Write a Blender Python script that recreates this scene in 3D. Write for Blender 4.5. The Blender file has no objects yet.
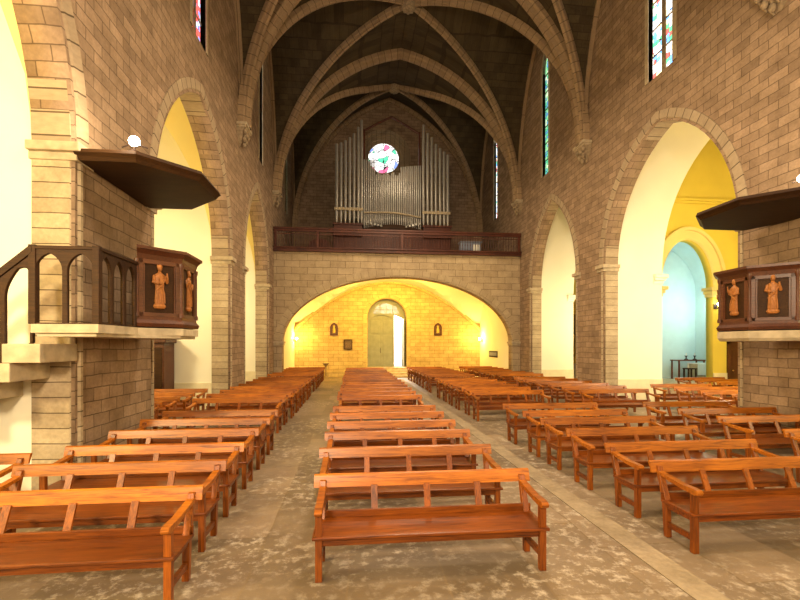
import bpy, bmesh, math, random
from mathutils import Vector, Matrix
random.seed(7)
S = bpy.context.scene
C = S.collection
PI = math.pi
ORD = ['first','second','third','fourth','fifth','sixth','seventh','eighth','ninth','tenth','eleventh','twelfth','thirteenth',
       'fourteenth','fifteenth','sixteenth','seventeenth','eighteenth','nineteenth','twentieth','twenty-first','twenty-second','twenty-third','twenty-fourth']
WL, WR = -4.25, 9.5            # nave wall faces
LT, RT = .6, .55               # wall thicknesses
XC = (WL+WR)/2                 # nave axis
HX = (WR-WL)/2
PIERS = [(7.26,9.97),(15.83,17.97),(22.7,24.3)]
YB0, YEND = -7.5, 31.9
BAYS = [(-7.5,.7),(.7,8.9),(8.9,17.1),(17.1,24.3),(24.3,31.9)]

# ------------------------------------------------------------------ materials
def newmat(name):
    m = bpy.data.materials.new(name); m.use_nodes = True
    nt = m.node_tree; b = nt.nodes['Principled BSDF']
    return m, nt, b
def N(nt, t, **kw):
    n = nt.nodes.new(t)
    for k, v in kw.items():
        if k in n.inputs: n.inputs[k].default_value = v
        else: setattr(n, k, v)
    return n
def ramp(nt, stops):
    r = nt.nodes.new('ShaderNodeValToRGB'); e = r.color_ramp.elements
    while len(e) < len(stops): e.new(.5)
    for i, (p, c) in enumerate(stops): e[i].position = p; e[i].color = (*c, 1)
    return r
def mixc(nt, fac, a, b, blend='MIX'):
    n = nt.nodes.new('ShaderNodeMix'); n.data_type = 'RGBA'; n.blend_type = blend
    if hasattr(fac, 'links') or hasattr(fac, 'is_linked'): nt.links.new(fac, n.inputs[0])
    else: n.inputs[0].default_value = fac
    for i, v in ((6, a), (7, b)):
        if hasattr(v, 'is_linked'): nt.links.new(v, n.inputs[i])
        else: n.inputs[i].default_value = (*v, 1)
    return n.outputs[2]
def stone(name, c1, c2, mortar, bw=.52, bh=.235, msize=.012, rough=.9, mottle=.5, warp=.012, bump=.35, offset=.5):
    m, nt, b = newmat(name); L = nt.links.new
    uv = N(nt, 'ShaderNodeUVMap'); uv.uv_map = 'UVMap'
    no = N(nt, 'ShaderNodeTexNoise', Scale=1.3, Detail=3.0)
    L(uv.outputs[0], no.inputs['Vector'])
    sub = N(nt, 'ShaderNodeVectorMath', operation='SUBTRACT'); L(no.outputs['Color'], sub.inputs[0]); sub.inputs[1].default_value = (.5,.5,.5)
    sc = N(nt, 'ShaderNodeVectorMath', operation='SCALE'); L(sub.outputs[0], sc.inputs[0]); sc.inputs['Scale'].default_value = warp*4
    ad = N(nt, 'ShaderNodeVectorMath', operation='ADD'); L(uv.outputs[0], ad.inputs[0]); L(sc.outputs[0], ad.inputs[1])
    br = N(nt, 'ShaderNodeTexBrick', offset=offset)
    br.inputs['Scale'].default_value = 1; br.inputs['Brick Width'].default_value = bw; br.inputs['Row Height'].default_value = bh
    br.inputs['Mortar Size'].default_value = msize; br.inputs['Mortar Smooth'].default_value = .25; br.inputs['Bias'].default_value = -.1
    br.inputs['Color1'].default_value = (*c1, 1); br.inputs['Color2'].default_value = (*c2, 1); br.inputs['Mortar'].default_value = (*mortar, 1)
    L(ad.outputs[0], br.inputs['Vector'])
    n2 = N(nt, 'ShaderNodeTexNoise', Scale=2.2, Detail=6.0, Roughness=.65); L(uv.outputs[0], n2.inputs['Vector'])
    r2 = ramp(nt, [(.3, (.62,.58,.52)), (.7, (1.12,1.1,1.08))]); L(n2.outputs[0], r2.inputs[0])
    n3 = N(nt, 'ShaderNodeTexNoise', Scale=18.0, Detail=4.0); L(uv.outputs[0], n3.inputs['Vector'])
    r3 = ramp(nt, [(.3, (.8,.8,.8)), (.7, (1.1,1.1,1.1))]); L(n3.outputs[0], r3.inputs[0])
    col = mixc(nt, mottle, br.outputs['Color'], r2.outputs[0], 'MULTIPLY')
    col = mixc(nt, .6, col, r3.outputs[0], 'MULTIPLY')
    L(col, b.inputs['Base Color']); b.inputs['Roughness'].default_value = rough
    b.inputs['Specular IOR Level'].default_value = .2
    mx = N(nt, 'ShaderNodeMath', operation='MULTIPLY_ADD'); L(br.outputs['Fac'], mx.inputs[0]); mx.inputs[1].default_value = -1.2; L(n3.outputs[0], mx.inputs[2])
    bp = N(nt, 'ShaderNodeBump', Strength=bump, Distance=.02); L(mx.outputs[0], bp.inputs['Height']); L(bp.outputs[0], b.inputs['Normal'])
    return m
def plain(name, col, rough=.8, metal=0., var=.12, scale=3., spec=.3, coat=0., bump=0.):
    m, nt, b = newmat(name); L = nt.links.new
    tc = N(nt, 'ShaderNodeTexCoord')
    n = N(nt, 'ShaderNodeTexNoise', Scale=scale, Detail=5.0); L(tc.outputs['Object'], n.inputs['Vector'])
    r = ramp(nt, [(.3, tuple(c*(1-var) for c in col)), (.7, tuple(min(1, c*(1+var)) for c in col))]); L(n.outputs[0], r.inputs[0])
    L(r.outputs[0], b.inputs['Base Color'])
    b.inputs['Roughness'].default_value = rough; b.inputs['Metallic'].default_value = metal
    b.inputs['Specular IOR Level'].default_value = spec; b.inputs['Coat Weight'].default_value = coat; b.inputs['Coat Roughness'].default_value = .2
    if bump:
        bp = N(nt, 'ShaderNodeBump', Strength=bump, Distance=.01); L(n.outputs[0], bp.inputs['Height']); L(bp.outputs[0], b.inputs['Normal'])
    return m
def wood(name, dark, light, rough=.32, coat=.35, rnd=.25, grain=(2, 30, 30), bump=.05):
    m, nt, b = newmat(name); L = nt.links.new
    tc = N(nt, 'ShaderNodeTexCoord'); mp = N(nt, 'ShaderNodeMapping'); mp.inputs['Scale'].default_value = grain
    oi = N(nt, 'ShaderNodeObjectInfo')
    va = N(nt, 'ShaderNodeVectorMath', operation='ADD'); L(tc.outputs['Object'], va.inputs[0])
    cb = N(nt, 'ShaderNodeVectorMath', operation='SCALE'); L(oi.outputs['Location'], cb.inputs[0]); cb.inputs['Scale'].default_value = 3.7
    L(cb.outputs[0], va.inputs[1]); L(va.outputs[0], mp.inputs[0])
    n = N(nt, 'ShaderNodeTexNoise', Scale=1.0, Detail=6.0, Roughness=.6, Distortion=1.2); L(mp.outputs[0], n.inputs['Vector'])
    r = ramp(nt, [(.28, dark), (.5, tuple((a*.45+c*.55) for a, c in zip(dark, light))), (.75, light)]); L(n.outputs[0], r.inputs[0])
    kn = N(nt, 'ShaderNodeTexNoise', Scale=1.1, Detail=2.0); L(va.outputs[0], kn.inputs['Vector'])
    rk = ramp(nt, [(.35, (.62,.5,.42)), (.6, (1.1,1.1,1.1))]); L(kn.outputs[0], rk.inputs[0])
    col = mixc(nt, .7, r.outputs[0], rk.outputs[0], 'MULTIPLY')
    hs = N(nt, 'ShaderNodeHueSaturation'); L(col, hs.inputs['Color'])
    mr = N(nt, 'ShaderNodeMapRange'); L(oi.outputs['Random'], mr.inputs[0]); mr.inputs[3].default_value = 1-rnd; mr.inputs[4].default_value = 1+rnd
    L(mr.outputs[0], hs.inputs['Value']); L(hs.outputs[0], b.inputs['Base Color'])
    b.inputs['Roughness'].default_value = rough; b.inputs['Coat Weight'].default_value = coat; b.inputs['Coat Roughness'].default_value = .25; b.inputs['Specular IOR Level'].default_value = .32
    bp = N(nt, 'ShaderNodeBump', Strength=bump, Distance=.01); L(n.outputs[0], bp.inputs['Height']); L(bp.outputs[0], b.inputs['Normal'])
    return m
def emit(name, col, s):
    m, nt, b = newmat(name)
    b.inputs['Base Color'].default_value = (*col, 1); b.inputs['Emission Color'].default_value = (*col, 1); b.inputs['Emission Strength'].default_value = s
    return m
def stained(name, scale, strength, stops, coord='UV', rnd=.5):
    m, nt, b = newmat(name); L = nt.links.new
    uv = N(nt, 'ShaderNodeUVMap'); uv.uv_map = 'UVMap'
    v = N(nt, 'ShaderNodeTexVoronoi', Scale=scale, Randomness=rnd); L(uv.outputs[0], v.inputs['Vector'])
    sp = N(nt, 'ShaderNodeSeparateColor'); L(v.outputs['Color'], sp.inputs[0])
    r = ramp(nt, stops); r.color_ramp.interpolation = 'CONSTANT'; L(sp.outputs[0], r.inputs[0])
    d = N(nt, 'ShaderNodeTexVoronoi', Scale=scale, Randomness=rnd); d.feature = 'DISTANCE_TO_EDGE'; L(uv.outputs[0], d.inputs['Vector'])
    rd = ramp(nt, [(.02, (.01,.01,.01)), (.06, (1,1,1))]); L(d.outputs[0], rd.inputs[0])
    col = mixc(nt, 1., r.outputs[0], rd.outputs[0], 'MULTIPLY')
    L(col, b.inputs['Base Color']); L(col, b.inputs['Emission Color']); b.inputs['Emission Strength'].default_value = strength
    b.inputs['Roughness'].default_value = .2
    return m

M = {}
M['wall'] = stone('ashlar_stone', (.37,.255,.168), (.25,.168,.108), (.15,.098,.062), bw=.47, bh=.215, msize=.010, warp=.02, mottle=.8)
M['gal'] = stone('gallery_stone', (.47,.355,.22), (.38,.28,.17), (.20,.14,.085), bw=.82, bh=.36, msize=.013, warp=.02, mottle=.6)
M['end'] = stone('entrance_stone', (.60,.46,.22), (.50,.37,.17), (.26,.18,.07), bw=.7, bh=.27, mottle=.7)
M['creamy'] = plain('pale_yellow_plaster', (.80,.66,.26), .85, var=.04, scale=.8, spec=.2)
M['galring'] = stone('gallery_voussoir_stone', (.46,.35,.215), (.39,.29,.175), (.24,.17,.105), bw=.42, bh=3., offset=0, msize=.012)
M['jamb'] = stone('jamb_stone', (.50,.40,.27), (.38,.29,.19), (.13,.09,.055), bw=40., bh=.235, msize=.009, offset=0, mottle=.8)
M['ring'] = stone('voussoir_stone', (.42,.32,.21), (.33,.245,.16), (.11,.075,.045), bw=.34, bh=3., offset=0, msize=.014)
M['rib'] = stone('rib_stone', (.36,.245,.145), (.29,.195,.115), (.11,.075,.045), bw=.38, bh=3., offset=0, msize=.013)
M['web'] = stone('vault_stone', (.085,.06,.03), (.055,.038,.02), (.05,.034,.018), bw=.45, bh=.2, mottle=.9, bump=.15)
M['slab'] = plain('dressed_stone', (.46,.37,.25), .85, var=.22, scale=5, bump=.3)
M['mould'] = plain('moulded_stone', (.42,.33,.22), .85, var=.2, scale=6, bump=.3)
M['carve'] = plain('corbel_stone', (.27,.195,.12), .9, var=.3, scale=9, bump=.5)
M['white'] = plain('cream_plaster', (.82,.77,.62), .85, var=.03, scale=.7, spec=.2)
M['yellow'] = plain('yellow_plaster', (.74,.58,.09), .85, var=.05, scale=.8, spec=.2)
M['plinth'] = plain('ochre_plinth', (.72,.63,.42), .8, var=.08)
M['blue'] = plain('pale_blue_plaster', (.62,.78,.78), .85, var=.03)
M['pew'] = wood('orange_varnished_wood', (.05,.010,.001), (.25,.062,.004), rough=.38, coat=.08, rnd=.2)
M['pewrail'] = wood('paler_varnished_rail_wood', (.12,.028,.002), (.50,.155,.010), rough=.38, coat=.08, rnd=.16)  # top rails and armrests toned lighter and yellower than the seats
M['pewv'] = wood('orange_varnished_upright_wood', (.07,.014,.002), (.31,.082,.005), rough=.38, coat=.08, rnd=.2, grain=(30,30,2))
M['oak'] = wood('dark_brown_oak', (.018,.007,.002), (.055,.022,.006), rough=.62, coat=.0, rnd=.1)
M['oak'].node_tree.nodes['Principled BSDF'].inputs['Specular IOR Level'].default_value = .18
M['oakm'] = wood('red_brown_oak', (.05,.015,.006), (.115,.036,.014), rough=.45, coat=.1, rnd=.1)
M['figw'] = plain('carved_light_wood', (.34,.125,.03), .45, var=.25, scale=25)
M['railw'] = wood('red_balcony_wood', (.045,.011,.006), (.11,.027,.011), rough=.5, coat=.05, rnd=.05)
M['iron'] = plain('dark_iron', (.05,.03,.025), .45, .6)
M['tin'] = plain('organ_pipe_metal', (.40,.37,.33), .38, .35, var=.1)
M['gold'] = plain('gilded_wood', (.65,.42,.08), .4, .5, var=.3, scale=12)
M['door'] = plain('grey_painted_door', (.25,.26,.22), .6, var=.1)
M['cloth'] = plain('white_cloth', (.85,.83,.75), .9, var=.04)
M['black'] = plain('black_enamel', (.02,.02,.02), .5)
M['brass'] = plain('brass', (.6,.4,.12), .3, .9)
M['paint'] = plain('dark_painting', (.13,.08,.04), .5, var=.5, scale=14)
M['screen'] = plain('blue_grey_panel', (.22,.25,.33), .4)
M['lamp'] = emit('lamp_glow', (1, .86, .55), 60)
M['lampc'] = emit('cool_lamp_glow', (.85, 1, .95), 40)
g, nt_, b_ = newmat('frosted_glass'); b_.inputs['Base Color'].default_value = (.30,.32,.28,1); b_.inputs['Roughness'].default_value = .3
b_.inputs['Transmission Weight'].default_value = .12; b_.inputs['IOR'].default_value = 1.2; M['glass'] = g
M['glassA'] = stained('stained_glass_lancet', 7., 2.6, [(0, (.9,.95,1)), (.3, (.15,.4,.85)), (.42, (.9,.9,.8)), (.6, (.1,.5,.25)), (.72, (.95,.85,.5)), (.85, (.7,.12,.1)), (.92, (1,1,1))])
M['glassR'] = stained('stained_glass_red', 7., 2.2, [(0, (.8,.1,.08)), (.3, (.5,.6,.9)), (.5, (.8,.12,.1)), (.75, (.95,.9,.8)), (.9, (.2,.3,.7))])
M['glassG'] = stained('stained_glass_green', 7., 1.3, [(0, (.1,.55,.3)), (.3, (.12,.35,.5)), (.5, (.3,.7,.35)), (.75, (.7,.85,.6)), (.9, (.1,.3,.6))])
M['glassRose'] = stained('stained_glass_rose', 3.2, 1.8, [(0, (1,1,1)), (.3, (.95,1,.97)), (.66, (.1,.6,.35)), (.72, (1,1,1)), (.84, (.75,.15,.3)), (.88, (1,1,.95)), (.95, (.2,.3,.8))], rnd=1.)

# floor: big flagstones in several areas, worn and mottled
def floor_mat():
    m, nt, b = newmat('flagstone_floor'); L = nt.links.new
    uv = N(nt, 'ShaderNodeUVMap'); uv.uv_map = 'UVMap'
    br = N(nt, 'ShaderNodeTexBrick', offset=.43)
    for k, v in (('Scale', 1), ('Brick Width', 1.5), ('Row Height', .92), ('Mortar Size', .016), ('Mortar Smooth', .8), ('Bias', 0)): br.inputs[k].default_value = v
    br.inputs['Color1'].default_value = (.27,.20,.135,1); br.inputs['Color2'].default_value = (.15,.108,.068,1); br.inputs['Mortar'].default_value = (.185,.13,.075,1)
    rot = N(nt, 'ShaderNodeMapping'); rot.inputs['Rotation'].default_value = (0,0,PI/2); L(uv.outputs[0], rot.inputs[0])
    nw = N(nt, 'ShaderNodeTexNoise', Scale=.9, Detail=2.0); L(uv.outputs[0], nw.inputs['Vector'])
    sc = N(nt, 'ShaderNodeVectorMath', operation='SCALE'); L(nw.outputs['Color'], sc.inputs[0]); sc.inputs['Scale'].default_value = .12
    ad = N(nt, 'ShaderNodeVectorMath', operation='ADD'); L(rot.outputs[0], ad.inputs[0]); L(sc.outputs[0], ad.inputs[1]); L(ad.outputs[0], br.inputs['Vector'])
    n1 = N(nt, 'ShaderNodeTexNoise', Scale=.7, Detail=5.0, Roughness=.6); L(uv.outputs[0], n1.inputs['Vector'])
    r1 = ramp(nt, [(.32, (.6,.55,.48)), (.68, (1.15,1.1,1.05))]); L(n1.outputs[0], r1.inputs[0])
    col = mixc(nt, .8, br.outputs['Color'], r1.outputs[0], 'MULTIPLY')
    n2 = N(nt, 'ShaderNodeTexNoise', Scale=7.0, Detail=8.0, Roughness=.72); L(uv.outputs[0], n2.inputs['Vector'])
    r2 = ramp(nt, [(.5, (0,0,0)), (.64, (1,1,1))]); L(n2.outputs[0], r2.inputs[0])
    # worn, pale-scaled zones
    n3 = N(nt, 'ShaderNodeTexNoise', Scale=.55, Detail=2.0); L(uv.outputs[0], n3.inputs['Vector'])
    r3 = ramp(nt, [(.40, (.15,.15,.15)), (.56, (.85,.85,.85))]); L(n3.outputs[0], r3.inputs[0])
    fm = N(nt, 'ShaderNodeMath', operation='MULTIPLY'); L(r2.outputs[0], fm.inputs[0]); L(r3.outputs[0], fm.inputs[1])
    col = mixc(nt, fm.outputs[0], col, (.50,.42,.33))
    L(col, b.inputs['Base Color'])
    rr = N(nt, 'ShaderNodeMapRange'); L(n2.outputs[0], rr.inputs[0]); rr.inputs[3].default_value = .35; rr.inputs[4].default_value = .7
    L(rr.outputs[0], b.inputs['Roughness']); b.inputs['Specular IOR Level'].default_value = .35
    bp = N(nt, 'ShaderNodeBump', Strength=.25, Distance=.01); L(n2.outputs[0], bp.inputs['Height']); L(bp.outputs[0], b.inputs['Normal'])
    return m
M['floor'] = floor_mat()
M['kerb'] = stone('kerb_stone', (.34,.265,.18), (.25,.19,.125), (.17,.12,.07), bw=1.3, bh=30., msize=.012, offset=0, mottle=.9)

# ------------------------------------------------------------------ mesh helpers
def uvbox(me, off=(0,0,0)):
    uvl = me.uv_layers.get('UVMap') or me.uv_layers.new(name='UVMap')
    for p in me.polygons:
        n = p.normal; a = [abs(n.x), abs(n.y), abs(n.z)]; k = a.index(max(a))
        for li in p.loop_indices:
            v = me.vertices[me.loops[li].vertex_index].co
            uvl.data[li].uv = (v.y, v.z) if k == 0 else (v.x, v.z) if k == 1 else (v.x, v.y)
def link(name, me, m, parent=None, loc=None):
    o = bpy.data.objects.new(name, me); C.objects.link(o)
    if m is not None: me.materials.append(M[m] if isinstance(m, str) else m)
    if parent is not None: o.parent = parent
    if loc is not None: o.location = loc
    return o
def obj(name, bm, m, parent=None, smooth=False, uv=True):
    bmesh.ops.recalc_face_normals(bm, faces=bm.faces)
    me = bpy.data.meshes.new(name); bm.to_mesh(me); bm.free()
    if uv: uvbox(me)
    if smooth:
        for p in me.polygons: p.use_smooth = True
        me.set_sharp_from_angle(angle=math.radians(40))
    return link(name, me, m, parent)
def tag(o, label=None, cat=None, group=None, kind=None):
    if label: o['label'] = label
    if cat: o['category'] = cat
    if group: o['group'] = group
    if kind: o['kind'] = kind
    return o
def struct(o): o['kind'] = 'structure'; return o
def empty(name, loc=(0,0,0), rz=0):
    o = bpy.data.objects.new(name, None); C.objects.link(o); o.location = loc; o.rotation_euler = (0,0,rz); o.empty_display_size = .1
    return o
def BM(): return bmesh.new()
def box(bm, x0, x1, y0, y1, z0, z1, bev=0., shear=0.):
    vs = [bm.verts.new((x, y + (shear if z == z1 else 0), z)) for x in (x0, x1) for y in (y0, y1) for z in (z0, z1)]
    fs = [bm.faces.new([vs[i] for i in f]) for f in ((0,1,3,2),(4,6,7,5),(0,4,5,1),(2,3,7,6),(0,2,6,4),(1,5,7,3))]
    if bev:
        es = list({e for f in fs for e in f.edges})
        bmesh.ops.bevel(bm, geom=es, offset=bev, segments=2, affect='EDGES', profile=.6)
    return vs
def prism(bm, pts, axis, a0, a1):
    """extrude a 2D polygon along an axis"""
    def P(u, v, a): return (a,u,v) if axis == 'x' else (u,a,v) if axis == 'y' else (u,v,a)
    A = [bm.verts.new(P(u, v, a0)) for u, v in pts]; B = [bm.verts.new(P(u, v, a1)) for u, v in pts]
    bm.faces.new(A); bm.faces.new(B[::-1]); n = len(pts)
    for i in range(n): bm.faces.new((A[i], A[(i+1)%n], B[(i+1)%n], B[i]))
def sweep(bm, path, ring, uvlen=False, closed=False, cap=True):
    """ring(i, p, t)->list of 3D pts"""
    R = [[bm.verts.new(q) for q in ring(i)] for i in range(len(path))]
    n = len(R[0]); m = len(R); F = []
    for i in range(m if closed else m-1):
        a, b = R[i], R[(i+1) % m]
        for k in range(n): F.append(bm.faces.new((a[k], a[(k+1)%n], b[(k+1)%n], b[k])))
    if cap and not closed: bm.faces.new(R[0][::-1]); bm.faces.new(R[-1])
    return R
def tube(bm, pts, rad, seg=10, cap=True):
    pts = [Vector(p) for p in pts]
    rads = rad if isinstance(rad, (list, tuple)) else [rad]*len(pts)
    up0 = Vector((0,0,1))
    def ring(i):
        t = (pts[min(i+1, len(pts)-1)] - pts[max(i-1, 0)]).normalized()
        u = t.cross(up0 if abs(t.z) < .95 else Vector((1,0,0))).normalized(); v = t.cross(u)
        return [pts[i] + (u*math.cos(2*PI*k/seg) + v*math.sin(2*PI*k/seg))*rads[i] for k in range(seg)]
    sweep(bm, pts, ring, cap=cap)
def lathe(bm, prof, seg=20, c=(0,0,0), sy=1., ang=0.):
    R = []
    for r, z in prof:
        R.append([bm.verts.new((c[0]+r*math.cos(ang+2*PI*k/seg), c[1]+r*sy*math.sin(ang+2*PI*k/seg), c[2]+z)) for k in range(seg)])
    for a, b in zip(R, R[1:]):
        for k in range(seg): bm.faces.new((a[k], a[(k+1)%seg], b[(k+1)%seg], b[k]))
    bm.faces.new(R[0][::-1]); bm.faces.new(R[-1])
def ball(bm, c, r, sc=(1,1,1), seg=12):
    res = bmesh.ops.create_uvsphere(bm, u_segments=seg, v_segments=max(6, seg//2+2), radius=r)
    for v in res['verts']: v.co = Vector((v.co.x*sc[0]+c[0], v.co.y*sc[1]+c[1], v.co.z*sc[2]+c[2]))
def plate(name, outline, holes, axis, a0, a1, m, parent=None, bev=0., uv=True):
    """solid plate cut from a 2D outline with holes (u,v), thick along axis"""
    cu = bpy.data.curves.new(name, 'CURVE'); cu.dimensions = '2D'; cu.fill_mode = 'BOTH'; cu.extrude = abs(a1-a0)/2 - bev
    if bev: cu.bevel_depth = bev; cu.bevel_resolution = 1; cu.offset = -bev
    for pts in [outline] + holes:
        s = cu.splines.new('POLY'); s.points.add(len(pts)-1); s.use_cyclic_u = True
        for p, q in zip(s.points, pts): p.co = (q[0], q[1], 0, 1)
    o = bpy.data.objects.new(name, cu); C.objects.link(o)
    bpy.context.view_layer.update()
    me = bpy.data.meshes.new_from_object(o.evaluated_get(bpy.context.evaluated_depsgraph_get()))
    bpy.data.objects.remove(o); bpy.data.curves.remove(cu)
    mid = (a0+a1)/2
    for v in me.vertices:
        x, y, z = v.co
        v.co = (z+mid, x, y) if axis == 'x' else (x, z+mid, y) if axis == 'y' else (x, y, z+mid)
    bm = BM(); bm.from_mesh(me); bmesh.ops.remove_doubles(bm, verts=bm.verts, dist=1e-5); bmesh.ops.recalc_face_normals(bm, faces=bm.faces)
    me.materials.clear(); bm.to_mesh(me); bm.free(); me.name = name
    if uv: uvbox(me)
    return link(name, me, m, parent)

def arch_pts(c, half, spring, apex, n=14):
    """pointed arch intrados from left springing to right springing (u,v)"""
    r = apex-spring; R = (half*half+r*r)/(2*half)
    out = []
    th1 = math.asin(min(1, r/R))
    for i in range(n+1):
        th = th1*i/n; out.append((c-half+R-R*math.cos(th), spring+R*math.sin(th)))
    return out + [(2*c-u, v) for u, v in reversed(out[:-1])]
def ellipse_pts(c, half, spring, apex, n=36):
    return [(c-half*math.cos(PI*i/n), spring+(apex-spring)*math.sin(PI*i/n)) for i in range(n+1)]

def ringstrip(name, pts, width, axis, a0, a1, m='ring', parent=None, chamfer=0.):
    """voussoir ring outside intrados pts: rectangle section, u along arch length, a0..a1 thickness"""
    P = [Vector((u, v)) for u, v in pts]; n = len(P)
    nor = []
    for i in range(n):
        t = (P[min(i+1, n-1)]-P[max(i-1, 0)]).normalized(); nor.append(Vector((-t.y, t.x)))
    L = [0]
    for i in range(1, n): L.append(L[-1]+(P[i]-P[i-1]).length)
    bm = BM(); uvl = bm.loops.layers.uv.new('UVMap')
    def W(p, a): return (a, p.x, p.y) if axis == 'x' else (p.x, a, p.y)
    sec = lambda i: [W(P[i]+nor[i]*chamfer, a0), W(P[i]+nor[i]*width, a0), W(P[i]+nor[i]*width, a1), W(P[i], a1), W(P[i], a0+(chamfer if a1 > a0 else -chamfer))]
    vv = [.05, width, width+abs(a1-a0), 2*width+abs(a1-a0), 2*width+2*abs(a1-a0), 2*width+2*abs(a1-a0)+.05]
    R = [[bm.verts.new(q) for q in sec(i)] for i in range(n)]
    for i in range(n-1):
        for k in range(5):
            f = bm.faces.new((R[i][k], R[i][(k+1)%5], R[i+1][(k+1)%5], R[i+1][k]))
            for lp, (u, v) in zip(f.loops, ((L[i], vv[k]), (L[i], vv[k+1]), (L[i+1], vv[k+1]), (L[i+1], vv[k]))): lp[uvl].uv = (u, v*.3+.1)
    bm.faces.new(R[0][::-1]); bm.faces.new(R[-1])
    return obj(name, bm, m, parent, uv=False)

# ------------------------------------------------------------------ shell: nave walls
ARCHES = [(-1.6, 7.26), (9.97, 15.83), (17.97, 22.7)]      # arcade openings in y
SPR, APX = 5.2, 9.25
WINS = [(4.8, False), (12.75, True), (20.95, False), (28.6, False)]
def nave_wall(side):
    lo, hi = YB0, YEND
    out = [(lo, 0)]
    for a, b in ARCHES:
        h = (b-a)/2; apx = APX if h < 3.5 else 9.9
        out += [(a, 0)] + arch_pts((a+b)/2, h, SPR, apx) + [(b, 0)]
    out += [(hi, 0), (hi, 21.5), (lo, 21.5)]
    holes = []
    for y, dbl in WINS:
        hw = .54 if dbl else .34
        hp = [(y-hw, 10.7), (y+hw, 10.7)] + arch_pts(y, hw, 15.9, 16.9, 6)[::-1]
        holes.append(hp)
    if side == 'left': o = plate('wall_left', out, holes, 'x', WL-LT, WL, 'wall')
    else: o = plate('wall_right', out, holes, 'x', WR, WR+RT, 'wall')
    struct(o)
    s = 1 if side == 'left' else -1; X0 = WL if side == 'left' else WR; T = LT if side == 'left' else RT
    for a, b in ARCHES:
        h = (b-a)/2; apx = APX if h < 3.5 else 9.9
        r = ringstrip('trim_1', arch_pts((a+b)/2, h-.015, SPR+.1, apx-.015), .33, 'x', X0+s*.03, X0-s*(T+.01), chamfer=.09); struct(r)
    for a, b in ARCHES:      # dressed jamb stones down the reveals
        for y, d in ((a, 1), (b, -1)):
            xf, xb = X0+s*.03, X0-s*(T+.01)
            bm = BM(); prism(bm, [(xf, y-d*.15), (xf, y-d*.09), (X0-s*.07, y+d*.015), (xb, y+d*.015), (xb, y-d*.15)], 'z', 0, SPR-.1)
            struct(obj('trim_18', bm, 'jamb'))
    # impost mouldings on both jambs
    for a, b in ARCHES:
        for y, d in ((a, 1), (b, -1)):
            bm = BM()
            for z0, z1, p in ((SPR-.16, SPR-.04, .05), (SPR-.04, SPR+.1, .12)):
                ya, yb = sorted((y-d*.42, y+d*p))
                xa, xb = sorted((X0-s*(T+.04), X0+s*p)); box(bm, xa, xb, ya, yb, z0, z1, .02)
            struct(obj('trim_2', bm, 'mould'))
    # windows: glass, mullion
    k = 0
    for y, dbl in WINS:
        k += 1
        hw = .54 if dbl else .34
        xg = X0-s*.17
        hp = [(y-hw, 10.7), (y+hw, 10.7)] + arch_pts(y, hw, 15.9, 16.9, 6)[::-1]
        gm = {('left',2): 'glassR', ('left',3): 'glassA', ('right',2): 'glassA', ('right',3): 'glassG', ('left',4): 'glassG', ('right',4): 'glassA'}.get((side, k), 'glassA')
        w = plate('window_%d' % (k + (4 if side == 'right' else 0)), hp, [], 'x', xg-.02, xg+.02, gm); struct(w)
        bm = BM()
        def bar(y0, y1, z0, z1): box(bm, min(xg-.06, xg+.06), max(xg-.06, xg+.06), y0, y1, z0, z1)
        if dbl: bar(y-.08, y+.08, 10.7, 16.6)
        for z in [11.5+i*.85 for i in range(6)]: bar(y-hw, y+hw, z-.015, z+.015)
        obj('window_bar', bm, 'carve' if dbl else 'iron', w)
        fr_ = ringstrip('window_surround', [(y-hw, 10.7)]+arch_pts(y, hw, 15.9, 16.9, 6)+[(y+hw, 10.7)], .16, 'x', X0+s*.02, X0-s*.2, m='jamb', parent=w)
nave_wall('left'); nave_wall('right')

# end wall with portal and rose openings
DX = 2.46
ROSE = (2.24, 15.98, 1.15)
circ = lambda cx, cz, r, n=40: [(cx+r*math.cos(2*PI*i/n), cz+r*math.sin(2*PI*i/n)) for i in range(n)]
PH = 1.42; PSP, PTOP = 4.25, 5.66
portal = [(DX-PH, 0)] + ellipse_pts(DX, PH, PSP, PTOP, 20) + [(DX+PH, 0)]
out = [(WL-.6, 0)] + portal + [(WR+.6, 0), (WR+.6, 7.2), (WL-.6, 7.2)]
struct(plate('wall_back', out, [], 'y', YEND, YEND+1.0, 'end'))
out = [(WL-.6, 7.2), (WR+.6, 7.2), (WR+.6, 21.5), (WL-.6, 21.5)]
struct(plate('wall_back_upper', out, [circ(ROSE[0], ROSE[1], 1.95)], 'y', YEND, YEND+.4, 'wall'))
# stepped rose surround
rings = [(1.95, 1.75, .0, .12), (1.78, 1.55, .1, .25), (1.58, 1.33, .2, .38), (1.36, 1.12, .32, .55)]
for ro, ri, y0, y1 in rings:
    o = plate('trim_3', circ(ROSE[0], ROSE[1], ro), [circ(ROSE[0], ROSE[1], ri)], 'y', YEND+y0, YEND+y1, 'ring'); struct(o)
o = struct(plate('window_9', circ(ROSE[0], ROSE[1], 1.16), [], 'y', YEND+.46, YEND+.5, 'glassRose'))
bm = BM()
tube(bm, [(ROSE[0]+.62*math.cos(2*PI*i/24), YEND+.44, ROSE[1]+.62*math.sin(2*PI*i/24)) for i in range(25)], .018, 6)
for i in range(8):
    a = 2*PI*i/8; tube(bm, [(ROSE[0]+.62*math.cos(a), YEND+.44, ROSE[1]+.62*math.sin(a)), (ROSE[0]+1.13*math.cos(a), YEND+.44, ROSE[1]+1.13*math.sin(a))], .014, 6)
obj('window_tracery', bm, 'iron', o)

# floor
bm = BM(); box(bm, -14, 22, YB0, YEND+4.5, -.3, 0); struct(obj('floor', bm, 'floor'))
# pale kerb stones edging the pew platforms
bm = BM()
box(bm, 2.95, 3.25, -2, 29, 0, .008, .003)
struct(obj('trim_4', bm, 'kerb'))

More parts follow.
